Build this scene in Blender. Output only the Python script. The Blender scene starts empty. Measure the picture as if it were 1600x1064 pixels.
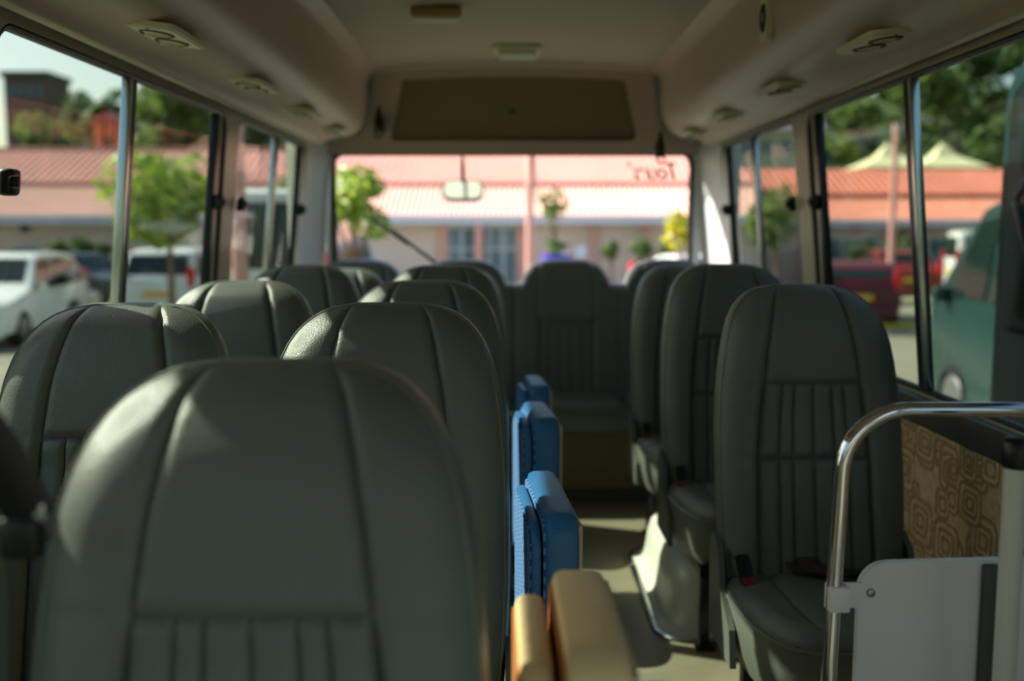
import bpy, bmesh, math, random
import numpy as np
from mathutils import Vector, Matrix, Euler
random.seed(7); rng = np.random.default_rng(7)
C = bpy.context.scene.collection
sc = bpy.context.scene
R = math.radians
# ------------------------------------------------------------------ camera
CAM = Vector((0, 0, 1.2)); PITCH = math.atan(174/1556); YAW = math.atan(10/1556); F = 1556.0
cd = bpy.data.cameras.new('camera'); cam = bpy.data.objects.new('camera', cd); C.objects.link(cam)
cam.location = CAM; cam.rotation_euler = Euler((math.pi/2 - PITCH, 0, -YAW), 'XYZ')
cd.sensor_width = 36; cd.lens = 36*F/1600; cd.clip_start = .05; cd.clip_end = 600
cd.dof.use_dof = True; cd.dof.focus_distance = 1.78; cd.dof.aperture_fstop = 2.0
sc.camera = cam
CM = cam.rotation_euler.to_matrix()
def at(px, py, Y):
    """the point in the plane y=Y that a line of sight through a photo point meets"""
    d = CM @ Vector((px-800, -(py-532), -F)); k = Y/d.y
    return CAM + d*k
# ------------------------------------------------------------------ world, sun, exposure
w = bpy.data.worlds.new('sky'); sc.world = w; w.use_nodes = True
nt = w.node_tree; bg = nt.nodes['Background']; sk = nt.nodes.new('ShaderNodeTexSky')
sk.sky_type = 'NISHITA'; sk.sun_disc = False; sk.sun_elevation = R(37); sk.sun_rotation = R(-67); sk.air_density = 1.2; sk.dust_density = 2.0
nt.links.new(sk.outputs[0], bg.inputs[0]); bg.inputs[1].default_value = .28
sd = bpy.data.lights.new('sun', 'SUN'); sun = bpy.data.objects.new('sun', sd); C.objects.link(sun)
sd.energy = 14.5; sd.angle = R(.6); sd.color = (1, .93, .80)
TOSUN = Vector((-.70, .30, .57)).normalized()
sun.rotation_euler = TOSUN.to_track_quat('Z', 'Y').to_euler(); sun.location = (-6, 1, 8)
vs = sc.view_settings; vs.view_transform = 'Standard'; vs.look = 'None'; vs.gamma = 1; vs.use_curve_mapping = False; vs.exposure = 0.0
sc.cycles.max_bounces = 14; sc.cycles.transparent_max_bounces = 24; sc.cycles.diffuse_bounces = 6; sc.cycles.caustics_reflective = False
sc.cycles.use_denoising = True; sc.cycles.sample_clamp_indirect = 6
# ------------------------------------------------------------------ materials
def srgb(c): return tuple((v/255/12.92 if v/255 <= .04045 else ((v/255+.055)/1.055)**2.4) for v in c)
def mat(name, rgb, rough=.5, metal=0, var=0, vscale=8, bump=0, bscale=60, spec=.5, rgb2=None, emit=None):
    m = bpy.data.materials.new(name); m.use_nodes = True; n = m.node_tree.nodes; l = m.node_tree.links
    b = n['Principled BSDF']; c = srgb(rgb)
    b.inputs['Base Color'].default_value = (*c, 1); b.inputs['Roughness'].default_value = rough; b.inputs['Metallic'].default_value = metal
    b.inputs['Specular IOR Level'].default_value = spec
    tc = n.new('ShaderNodeTexCoord')
    if var or rgb2:
        nz = n.new('ShaderNodeTexNoise'); nz.inputs['Scale'].default_value = vscale; nz.inputs['Detail'].default_value = 4
        rp = n.new('ShaderNodeValToRGB'); c2 = srgb(rgb2) if rgb2 else tuple(v*(1-var) for v in c)
        rp.color_ramp.elements[0].color = (*c2, 1); rp.color_ramp.elements[1].color = (*c, 1)
        rp.color_ramp.elements[0].position = .35; rp.color_ramp.elements[1].position = .65
        l.new(tc.outputs['Object'], nz.inputs['Vector']); l.new(nz.outputs['Fac'], rp.inputs[0]); l.new(rp.outputs[0], b.inputs['Base Color'])
    if bump:
        n2 = n.new('ShaderNodeTexNoise'); n2.inputs['Scale'].default_value = bscale; n2.inputs['Detail'].default_value = 3
        bp = n.new('ShaderNodeBump'); bp.inputs['Strength'].default_value = bump; bp.inputs['Distance'].default_value = .01
        l.new(tc.outputs['Object'], n2.inputs['Vector']); l.new(n2.outputs['Fac'], bp.inputs['Height']); l.new(bp.outputs[0], b.inputs['Normal'])
    return m
def glass(name, tint, ior=1.45, extra=0.0):
    m = bpy.data.materials.new(name); m.use_nodes = True; n = m.node_tree.nodes; l = m.node_tree.links; n.clear()
    o = n.new('ShaderNodeOutputMaterial'); t = n.new('ShaderNodeBsdfTransparent'); t.inputs[0].default_value = (*tint, 1)
    g = n.new('ShaderNodeBsdfGlossy'); g.inputs['Roughness'].default_value = 0.0
    lw = n.new('ShaderNodeLayerWeight'); lw.inputs[0].default_value = .5; mx = n.new('ShaderNodeMixShader')
    pw = n.new('ShaderNodeMath'); pw.operation = 'POWER'; pw.inputs[1].default_value = 5; l.new(lw.outputs['Facing'], pw.inputs[0])
    fr = n.new('ShaderNodeMath'); fr.operation = 'MULTIPLY_ADD'; fr.inputs[1].default_value = .28; fr.inputs[2].default_value = .012; l.new(pw.outputs[0], fr.inputs[0])
    l.new(fr.outputs[0], mx.inputs[0]); l.new(t.outputs[0], mx.inputs[1]); l.new(g.outputs[0], mx.inputs[2]); l.new(mx.outputs[0], o.inputs[0])
    return m
M = dict(
 vinyl=mat('seat_vinyl', (109, 117, 109), .37, var=.06, vscale=5, bump=.25, bscale=420),
 vinyl_side=mat('seat_vinyl_side', (100, 106, 96), .46, bump=.2, bscale=300),
 piping=mat('piping', (112, 118, 106), .4),
 black=mat('black_plastic', (18, 18, 18), .4),
 metal_black=mat('black_metal', (24, 25, 26), .35, .3),
 red=mat('red_plastic', (130, 34, 22), .4),
 belt=mat('belt_webbing', (60, 48, 44), .8, bump=.4, bscale=300),
 trim=mat('cove_trim', (192, 172, 154), .42, var=.08, vscale=2.5),
 ceil=mat('headliner', (182, 170, 156), .75, bump=.15, bscale=160),
 header=mat('header_panel', (128, 112, 82), .7, bump=.15, bscale=120),
 pillar=mat('painted_pillar', (186, 180, 154), .35),
 white_pillar=mat('white_pillar', (214, 220, 226), .4),
 rail=mat('sill_rail', (74, 72, 62), .5),
 rubber=mat('rubber_seal', (22, 26, 25), .45),
 alu=mat('aluminium', (205, 215, 212), .22, 1),
 alu_dark=mat('dark_frame', (30, 44, 42), .3, .4),
 chrome=mat('chrome', (225, 225, 232), .10, 1),
 steel=mat('white_enamel', (240, 238, 240), .30, var=.05, vscale=6),
 post=mat('painted_post', (206, 206, 198), .3),
 vent=mat('vent_plastic', (222, 214, 184), .45),
 lens=mat('lamp_lens', (205, 212, 196), .3),
 lens2=mat('lamp_cover', (200, 185, 172), .4),
 amber=mat('lamp_body', (150, 124, 60), .5),
 floor=mat('floor_vinyl', (146, 142, 118), .38, var=.18, vscale=5, bump=.12, bscale=40),
 bench=mat('bench_base', (128, 116, 76), .7),
 blue=mat('blue_vinyl', (44, 112, 168), .42, bump=.15, bscale=200),
 tan=mat('tan_vinyl', (240, 212, 158), .5, bump=.3, bscale=60),
 brown=mat('brown_fabric', (178, 112, 56), .7),
 cream=mat('cream_board', (205, 190, 150), .6),
 arch=mat('wheel_cover', (222, 226, 212), .3, var=.12, vscale=7),
 g_side=glass('tinted_glass', (.66, .695, .66)), g_clear=glass('clear_glass', (.99, .98, .98)),
 g_dark=mat('vehicle_glass', (26, 40, 38), .06), tyre=mat('tyre', (20, 20, 20), .8), hub=mat('hub', (150, 152, 155), .3, .8),
 mirror=mat('mirror_face', (200, 205, 190), .05, 1),
 white=mat('white_paint', (226, 232, 228), .2), red_paint=mat('red_paint', (86, 18, 26), .3), orange_paint=mat('orange_paint', (122, 42, 28), .3),
 teal=mat('teal_paint', (24, 58, 56), .25), dteal=mat('dark_teal_paint', (34, 60, 58), .3), dark_paint=mat('dark_paint', (36, 52, 56), .2),
 lamp_red=mat('tail_lamp', (200, 28, 34), .2), lamp_clear=mat('head_lamp', (225, 230, 230), .1), plate=mat('yellow_plate', (225, 180, 50), .5),
 roof=mat('roof_sheet', (222, 156, 140), .6, var=.12, vscale=.4), roof2=mat('roof_sheet_pale', (236, 186, 168), .55, var=.08, vscale=.4),
 roof3=mat('roof_sheet_terracotta', (206, 118, 92), .6, var=.15, vscale=.5), roof4=mat('roof_sheet_orange', (216, 136, 108), .6, var=.12, vscale=.5), ridge=mat('ridge_cap', (150, 92, 84), .6),
 gutter=mat('gutter', (196, 200, 214), .5), bwall=mat('building_wall', (214, 196, 184), .8, var=.08, vscale=.7), pil=mat('pink_pilaster', (206, 160, 148), .7),
 bglass=mat('building_glass', (86, 112, 124), .08), bframe=mat('building_frame', (190, 200, 210), .4),
 ground=mat('asphalt', (140, 138, 116), .9, rgb2=(116, 116, 98), vscale=.5, bump=.3, bscale=6), kerb=mat('kerb_concrete', (186, 176, 140), .8), yellow=mat('kerb_yellow', (214, 196, 50), .6),
 soil=mat('hill_ground', (70, 92, 44), .95, rgb2=(44, 64, 30), vscale=.3), bark=mat('bark', (116, 92, 72), .9, bump=.4, bscale=12), pinkpost=mat('pink_post', (216, 160, 148), .5),
 leaf1=mat('leaf_dark', (96, 124, 60), .6, rgb2=(58, 84, 40), vscale=1.5), leaf2=mat('leaf_mid', (134, 156, 76), .6, rgb2=(84, 112, 50), vscale=1.5),
 leaf3=mat('leaf_bright', (168, 190, 74), .5, rgb2=(112, 144, 52), vscale=2), leaf4=mat('leaf_yellow', (214, 204, 60), .5, rgb2=(150, 160, 50), vscale=3),
 tent=mat('tent_cloth', (226, 226, 176), .7), brick=mat('hill_building', (120, 92, 84), .8), orange=mat('orange_wall', (176, 108, 74), .8),
 green_roof=mat('green_sheet', (150, 176, 150), .6), purple=mat('purple_planter', (70, 60, 170), .5), sign=mat('sign_face', (196, 208, 236), .4), ink=mat('lettering', (70, 40, 44), .6),
)
def leafy(m, t=.45):
    n = m.node_tree.nodes; l = m.node_tree.links; b = n['Principled BSDF']; o = n['Material Output']
    tr = n.new('ShaderNodeBsdfTranslucent'); mx = n.new('ShaderNodeMixShader'); mx.inputs[0].default_value = t
    src = b.inputs['Base Color'].links[0].from_socket; l.new(src, tr.inputs[0]); l.new(b.outputs[0], mx.inputs[1]); l.new(tr.outputs[0], mx.inputs[2]); l.new(mx.outputs[0], o.inputs[0])
for k in ('leaf1', 'leaf2', 'leaf3', 'leaf4'): leafy(M[k])
def checker_mat():
    m = mat('blue_check', (44, 96, 160), .7); n = m.node_tree.nodes; l = m.node_tree.links
    ck = n.new('ShaderNodeTexChecker'); ck.inputs['Scale'].default_value = 62; ck.inputs[1].default_value = (*srgb((38, 84, 152)), 1); ck.inputs[2].default_value = (*srgb((112, 158, 206)), 1)
    tc = n.new('ShaderNodeTexCoord'); mp = n.new('ShaderNodeMapping'); mp.inputs['Scale'].default_value = (.0, 1.3, 1.3); mp.inputs['Location'].default_value = (.003, 0, 0)
    l.new(tc.outputs['Object'], mp.inputs[0]); l.new(mp.outputs[0], ck.inputs['Vector']); l.new(ck.outputs[0], n['Principled BSDF'].inputs['Base Color']); return m
M['check'] = checker_mat()
# ------------------------------------------------------------------ geometry helpers
def join(*gs):
    V = []; Fa = []
    for v, f in gs:
        k = len(V); V += [tuple(p) for p in v]; Fa += [tuple(i+k for i in q) for q in f]
    return V, Fa
def move(g, dx=0, dy=0, dz=0): return [(p[0]+dx, p[1]+dy, p[2]+dz) for p in g[0]], g[1]
def xf(g, mtx): return [tuple(mtx @ Vector(p)) for p in g[0]], g[1]
def fmap(g, fn): return [tuple(fn(*p)) for p in g[0]], g[1]
def box(x0, x1, y0, y1, z0, z1, r=0, seg=2):
    bm = bmesh.new(); bmesh.ops.create_cube(bm, size=1)
    for v in bm.verts: v.co = ((x0+x1)/2+v.co.x*(x1-x0), (y0+y1)/2+v.co.y*(y1-y0), (z0+z1)/2+v.co.z*(z1-z0))
    if r: bmesh.ops.bevel(bm, geom=bm.edges[:], offset=min(r, .49*min(x1-x0, y1-y0, z1-z0)), segments=seg, profile=.5, affect='EDGES')
    bm.verts.index_update(); g = [tuple(v.co) for v in bm.verts], [tuple(v.index for v in f.verts) for f in bm.faces]; bm.free(); return g
def tube(pts, r, n=10, closed=False, caps=True, flat=1.0, up=None):
    P = [Vector(p) for p in pts]; N = len(P); V = []; Fa = []; nrm = None
    for i in range(N):
        a = P[i-1] if (i or closed) else P[i]; b = P[(i+1) % N] if (i < N-1 or closed) else P[i]
        t = (b-a).normalized()
        if nrm is None:
            nrm = Vector(up) if up else (Vector((0, 0, 1)) if abs(t.z) < .9 else Vector((1, 0, 0)))
        nrm = (nrm - t*nrm.dot(t)).normalized(); bn = t.cross(nrm)
        rr = r[i] if isinstance(r, (list, tuple)) else r
        for k in range(n):
            an = 2*math.pi*k/n; V.append(tuple(P[i] + nrm*math.cos(an)*rr*flat + bn*math.sin(an)*rr))
    for i in range(N if closed else N-1):
        j = (i+1) % N
        for k in range(n): Fa.append((i*n+k, j*n+k, j*n+(k+1) % n, i*n+(k+1) % n))
    if caps and not closed: Fa += [tuple(range(n))[::-1], tuple((N-1)*n+k for k in range(n))]
    return V, Fa
def lathe(prof, n=20, c=(0, 0, 0), axis='z'):
    V = []; Fa = []; m = len(prof)
    for k in range(n):
        a = 2*math.pi*k/n
        for r, z in prof:
            x, y = r*math.cos(a), r*math.sin(a)
            V.append({'z': (c[0]+x, c[1]+y, c[2]+z), 'x': (c[0]+z, c[1]+x, c[2]+y), 'y': (c[0]+x, c[1]+z, c[2]+y)}[axis])
    for k in range(n):
        for i in range(m-1): Fa.append((k*m+i, ((k+1) % n)*m+i, ((k+1) % n)*m+i+1, k*m+i+1))
    return V, Fa
def rrect(x0, x1, y0, y1, r, n=6):
    o = []
    for cx, cy, a0 in ((x1-r, y1-r, 0), (x0+r, y1-r, 90), (x0+r, y0+r, 180), (x1-r, y0+r, 270)):
        for k in range(n+1):
            a = R(a0+90*k/n); o.append((cx+r*math.cos(a), cy+r*math.sin(a)))
    return o
def prism(poly, a0, a1, axis='x'):
    """extrude a flat outline along an axis; outline given in the two other coordinates"""
    n = len(poly); f = {'x': lambda u, v, a: (a, u, v), 'y': lambda u, v, a: (u, a, v), 'z': lambda u, v, a: (u, v, a)}[axis]
    V = [f(u, v, a0) for u, v in poly]+[f(u, v, a1) for u, v in poly]
    return V, [tuple(range(n))[::-1], tuple(range(n, 2*n))]+[(i, (i+1) % n, n+(i+1) % n, n+i) for i in range(n)]
def holed(outer, holes, a0, a1, fn):
    """slab with openings: outlines in (u,v), mapped by fn(u,v,a)"""
    bm = bmesh.new(); es = []
    for lp in [outer]+holes:
        vs_ = [bm.verts.new((u, v, 0)) for u, v in lp]
        for i in range(len(vs_)): es.append(bm.edges.new((vs_[i], vs_[(i+1) % len(vs_)])))
    bmesh.ops.triangle_fill(bm, edges=es, use_beauty=True, use_dissolve=False)
    base = bm.faces[:]
    ex = bmesh.ops.extrude_face_region(bm, geom=base)
    for v in [q for q in ex['geom'] if isinstance(q, bmesh.types.BMVert)]: v.co.z = 1
    bmesh.ops.recalc_face_normals(bm, faces=bm.faces[:])
    bm.verts.index_update()
    V = [tuple(fn(v.co.x, v.co.y, a0+(a1-a0)*v.co.z)) for v in bm.verts]; Fa = [tuple(v.index for v in f.verts) for f in bm.faces]; bm.free()
    return V, Fa
def obj(name, g, m, parent=None, smooth=False, angle=40):
    me = bpy.data.meshes.new(name); me.from_pydata([tuple(map(float, p)) for p in g[0]], [], [tuple(map(int, f)) for f in g[1]])
    bm = bmesh.new(); bm.from_mesh(me); bmesh.ops.recalc_face_normals(bm, faces=bm.faces[:]); bm.to_mesh(me); bm.free()
    me.materials.append(M[m] if isinstance(m, str) else m)
    if smooth:
        me.polygons.foreach_set('use_smooth', [True]*len(me.polygons))
        me.set_sharp_from_angle(angle=R(angle))
    me.update(); o = bpy.data.objects.new(name, me); C.objects.link(o)
    if parent: o.parent = parent
    return o
def tag(o, label, cat, group=None):
    o['label'] = label; o['category'] = cat
    if group: o['group'] = group
    return o
def thing(name, label, cat, loc=(0, 0, 0), rz=0, group=None):
    o = bpy.data.objects.new(name, None); o.empty_display_size = .1; C.objects.link(o); o.location = loc; o.rotation_euler = (0, 0, rz)
    return tag(o, label, cat, group)
def struct(name, g, m, parent=None, smooth=False, angle=40):
    o = obj(name, g, m, parent, smooth, angle)
    if not parent: o['kind'] = 'structure'
    return o
def sroot(name, loc=(0, 0, 0)):
    o = bpy.data.objects.new(name, None); C.objects.link(o); o.location = loc; o['kind'] = 'structure'; return o
kids = {}
def copy_tree(o, parent=None):
    c = o.copy(); C.objects.link(c)
    if parent: c.parent = parent
    for ch in list(o.children): copy_tree(ch, c)
    return c
# ------------------------------------------------------------------ bus shell
Y0, Y1 = -2.2, 5.0; CX = .04
def bw(z):  # half width of the body at height z (walls lean in towards the roof)
    return .98+.08*min(1, max(0, (1.60-z)/.83))
def wl(side, y, z, off=0):  # a point on the side wall; off>0 is towards the outside
    return (CX+side*(bw(z)+off), y, z)
ZS, ZT = .77, 1.59
WINS = [(-1.95, -.22), (-.08, 1.80), (1.905, 3.45), (3.60, 4.80)]
struct('floor', box(-1.02+.0, 1.10, Y0, 4.98, -.06, 0), 'floor')
for side, nm in ((-1, 'left'), (1, 'right')):
    outer = [(Y0, .70), (4.86, .70), (4.86, 1.66), (Y0, 1.66)]
    holes = [rrect(a, b, ZS, ZT, .06) for a, b in WINS]
    ys0 = Y0
    if side > 0:   # open entrance door near the front
        outer = [(-.16, .70), (4.86, .70), (4.86, 1.66), (Y0, 1.66), (Y0, .70), (-1.72, .70), (-1.72, 1.60), (-.16, 1.60)]; holes = holes[1:]; ys0 = -.16
    g = holed(outer, holes, 0, .05, lambda u, v, a: wl(side, u, v, a))
    wall = struct('wall_'+nm, g, 'pillar')
    low = obj('lower_panel', join(([wl(side, ys0, 0), wl(side, 4.9, 0), wl(side, 4.9, .72), wl(side, ys0, .72)], [(0, 1, 2, 3)]),
         ([wl(side, ys0, -.5, .05), wl(side, 5.0, -.5, .05), wl(side, 5.0, .72, .05), wl(side, ys0, .72, .05)], [(0, 1, 2, 3)])), 'white', wall)
    obj('sill_rail', fmap(box(-.028, 0, ys0, 4.86, .69, .765, .01), lambda x, y, z: wl(side, y, z, x)), 'rail', wall, True)
# moulded fabric lining of the right wall, raised rounded-square pattern as real relief
def lining(side):
    ny, nz = 560, 170; y = np.linspace(.9, 3.1, ny) if side > 0 else np.linspace(.9, 4.3, ny); z = np.linspace(.05, .69, nz); Yg, Zg = np.meshgrid(y, z, indexing='ij')
    relief = np.zeros_like(Yg); r_ = np.random.default_rng(3)
    for k in range(420):
        cy, cz = r_.uniform(.25, 4.25), r_.uniform(.05, .69); s = r_.choice([.024, .034, .045, .056]); q = r_.uniform(.8, 1.3)
        d = (np.abs((Yg-cy)/s/q)**5+np.abs((Zg-cz)/s)**5)**.2
        inside = d < 1.06
        relief[inside] = 0
        for rr in ((1.0, .62, .3) if s > .04 else (1.0, .5)):
            relief = np.maximum(relief, np.where(inside, np.clip(1.3-np.abs(d-rr)*s/.0036, 0, 1), 0))
    V = [wl(side, a, b, -.004-.004*(1-c)) for a, b, c in zip(Yg.ravel(), Zg.ravel(), relief.ravel())]
    Fa = [(i*nz+j, (i+1)*nz+j, (i+1)*nz+j+1, i*nz+j+1) for i in range(ny-1) for j in range(nz-1)]
    rv = relief.ravel(); hi = [f for f in Fa if max(rv[k] for k in f) > .45]; lo_ = [f for f in Fa if max(rv[k] for k in f) <= .45]
    return (V, lo_), (V, hi)
M['lining_line'] = mat('lining_cord', (168, 140, 102), .85)
M['lining'] = mat('wall_lining', (222, 198, 158), .85, rgb2=(196, 170, 130), vscale=40, bump=.3, bscale=200)
for side, nm in ((1, 'right'), (-1, 'left')):
    ga, gb_ = lining(side); o = obj('fabric_lining', ga, 'lining', bpy.data.objects['wall_'+nm], True)
    obj('raised_pattern', gb_, 'lining_line', o, True)
# coves (air duct housings) and headliner
prof = [(-.595, 1.955), (-.640, 1.925), (-.655, 1.90), (-.655, 1.80), (-.665, 1.73), (-.690, 1.675), (-.730, 1.650), (-.80, 1.640), (-.88, 1.630), (-.915, 1.612), (-.918, 1.604), (-.925, 1.600), (-.945, 1.598)]
for side, nm in ((-1, 'left'), (1, 'right')):
    ys = np.linspace(Y0, 4.86, 12); V = []; n = len(prof)
    def px_(x, y): 
        return CX+side*abs(x)
    V = [(CX+side*(abs(x)+.045*min(1, max(0, (.90-abs(x))/.2))), y, z) for y in ys for x, z in prof]
    Fa = [(i*n+j, (i+1)*n+j, (i+1)*n+j+1, i*n+j+1) for i in range(len(ys)-1) for j in range(n-1)]
    cv = struct('trim_1' if side < 0 else 'trim_2', (V, Fa), 'trim', None, True, 60)
    obj('groove_strip', tube([wl(side, y, 1.607, -.030) for y in (Y0, 1.5, 4.8)], .005, 6), 'rail', cv, True)
nx = 24; V = []; ys = np.linspace(Y0, 4.80, 10)
for y in ys:
    for i in range(nx+1):
        u = -1+2*i/nx; V.append((CX+u*.645, y, 1.953+.032*(1-u*u)))
Fa = [(i*(nx+1)+j, (i+1)*(nx+1)+j, (i+1)*(nx+1)+j+1, i*(nx+1)+j+1) for i in range(len(ys)-1) for j in range(nx)]
roof = struct('ceiling', (V, Fa), 'ceil', None, True)
obj('roof_skin', box(CX-.99, CX+.99, Y0, 5.02, 2.0, 2.05, .02), 'white', roof)
for s in (-1, 1): obj('roof_skin', fmap(box(.0, .03, Y0, 5.02, 1.62, 2.04), lambda x, y, z: (CX+s*(1.0+x-.0), y, z)), 'white', roof)
# rear header: border moulding with the dark sunk panel
def hdr(u, v, a):  # u across, v 0..1 up, a depth
    return (CX+u, 4.97-.13*v+a, 1.575+.385*v)
def arc(u): return 1.0+.07*(1-(u/.66)**2)
top = [(u, arc(u)) for u in np.linspace(.66, -.66, 15)]
outer = [(-.95, -.03), (.95, -.03), (.95, .10), (.74, .22), (.70, .42)]+top+[(-.70, .42), (-.74, .22), (-.95, .10)]
hole = [(-.585, .14), (.585, .14), (.60, .2)]+[(u, .86+.05*(1-(u/.55)**2)) for u in np.linspace(.53, -.53, 11)]+[(-.60, .2)]
hd = struct('trim_3', holed(outer, [hole], 0, .025, hdr), 'trim')
obj('sunk_panel', fmap(box(-.62, .62, 0, .004, .10, .95), lambda u, a, v: hdr(u, v, a+.02)), 'header', hd)
obj('corner_cove', tube([hdr(u, arc(u)+.0, .0) for u in np.linspace(-.66, .66, 21)], .028, 10, flat=.8), 'trim', hd, True)
obj('panel_clip', lathe([(0, -.004), (.012, -.003), (.014, 0)], 14, hdr(-.01, .5, .015), 'y'), 'rail', hd, True)
# rear wall with its window opening, slanted corner posts
RX0, RX1, RZ0, RZ1 = CX-.895, CX+.885, .915, 1.575
g = holed([(CX-.93, 0), (CX+.93, 0), (CX+.93, 1.60), (CX-.93, 1.60)], [rrect(RX0, RX1, RZ0, RZ1, .05)], 4.99, 5.03, lambda u, v, a: (u, a, v))
rw = struct('wall_rear', g, 'white_pillar')
for s, nm in ((-1, 'trim_4'), (1, 'trim_5')):
    pts = [(CX+s*.99, 4.72), (CX+s*.985, 4.80), (CX+s*.955, 4.90), (CX+s*.90, 4.985)]
    V = []; 
    for x, y in pts: V += [(x+s*.06*(1), y, .0), (x+s*.06, y, .77), (x, y, 1.62)]
    Fa = [(i*3+j, i*3+3+j, i*3+4+j, i*3+1+j) for i in range(3) for j in range(2)]
    struct(nm, (V, Fa), 'white_pillar', None, True, 60)
    obj('outer_corner', box(*(sorted((CX+s*1.05, CX+s*1.09))), 4.84, 5.03, -.5, 1.63, .01), 'white', bpy.data.objects[nm])
# rear window
wr = sroot('window_1', (0, 0, 0))
obj('rubber_seal', tube([(u, 4.99, v) for u, v in rrect(RX0+.004, RX1-.004, RZ0+.004, RZ1-.004, .05)], .013, 8, True), 'rubber', wr, True)
obj('pane', box(RX0+.004, RX1-.004, 5.005, 5.008, RZ0+.004, RZ1-.004), 'g_clear', wr)
obj('lower_ledge', box(RX0, RX1, 4.90, 4.995, .885, .915, .01), 'rail', wr, True)
cu = bpy.data.curves.new('window_lettering', 'FONT'); cu.body = "Tours'"; cu.size = .125; cu.shear = .38; cu.extrude = .0008; cu.space_character = .92
tx = bpy.data.objects.new('window_lettering', cu); C.objects.link(tx)
p = at(1063, 281, 5.0125); tx.location = p; tx.rotation_euler = (R(90), 0, R(180)); tx.scale = (.80, 1.0, 1)
dg = bpy.context.evaluated_depsgraph_get(); me = bpy.data.meshes.new_from_object(tx.evaluated_get(dg)); me.materials.clear(); me.materials.append(M['ink'])
t2 = bpy.data.objects.new('lettering', me); C.objects.link(t2); t2.matrix_world = Matrix.LocRotScale(tx.location, tx.rotation_euler, tx.scale); t2.parent = wr
bpy.data.objects.remove(tx)
# side windows: two sliding panes each
wn = 2
for side in (-1, 1):
    for (a, b), div in zip(WINS, (-1.1, .82, 2.58, 4.19)):
        if side > 0 and a < -1: continue
        wnd = sroot('window_%d' % wn); wn += 1
        obj('rubber_seal', tube([wl(side, u, v, .012) for u, v in rrect(a+.003, b-.003, ZS+.003, ZT-.003, .06)], .011, 8, True, up=(1, 0, 0)), 'rubber', wnd, True)
        for k, (u0, u1, off) in enumerate(((a+.004, div+.012, .030), (div-.012, b-.004, .018))):
            obj('pane', fmap(box(0, .003, u0, u1, ZS+.004, ZT-.004), lambda x, y, z: wl(side, y, z, x+off)), 'g_side', wnd)
        # sliding-pane stiles: bright edge strip beside a dark one
        for u, mm, o_, wd in ((div-.014, 'alu', -.006, .009), (div+.016, 'alu_dark', .0, .022), (b-.085, 'alu_dark', .004, .016), (b-.052, 'pillar', .006, .014)):
            obj('stile', fmap(box(0, .026, u-wd, u+wd, ZS+.01, ZT-.01, .004), lambda x, y, z: wl(side, y, z, x+o_)), mm, wnd, True)
        for yy, zz in ((b-.075, 1.29), (a+.05, 1.29)):
            lt = obj('latch', fmap(box(-.024, .004, yy-.022, yy+.022, zz-.026, zz+.026, .009, 3), lambda x, y, z: wl(side, y, z, x)), 'black', wnd, True)
            obj('latch_knob', fmap(box(-.038, -.02, yy-.030, yy-.008, zz-.012, zz+.012, .006), lambda x, y, z: wl(side, y, z, x)), 'black', lt, True)
# front bulkhead with the windscreen (behind the viewpoint)
struct('wall_front', holed([(CX-1.03, -.1), (CX+1.03, -.1), (CX+1.0, 2.0), (CX-1.0, 2.0)], [rrect(CX-.85, CX+.85, .92, 1.55, .08)], Y0, Y0-.05, lambda u, v, a: (u, a, v)), 'pillar')
wf = sroot('window_10'); obj('pane', box(CX-.86, CX+.86, Y0-.04, Y0-.037, .91, 1.56), 'g_clear', wf)
obj('rubber_seal', tube([(u, Y0, v) for u, v in rrect(CX-.85, CX+.85, .92, 1.55, .08)], .014, 8, True), 'rubber', wf, True)
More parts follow.
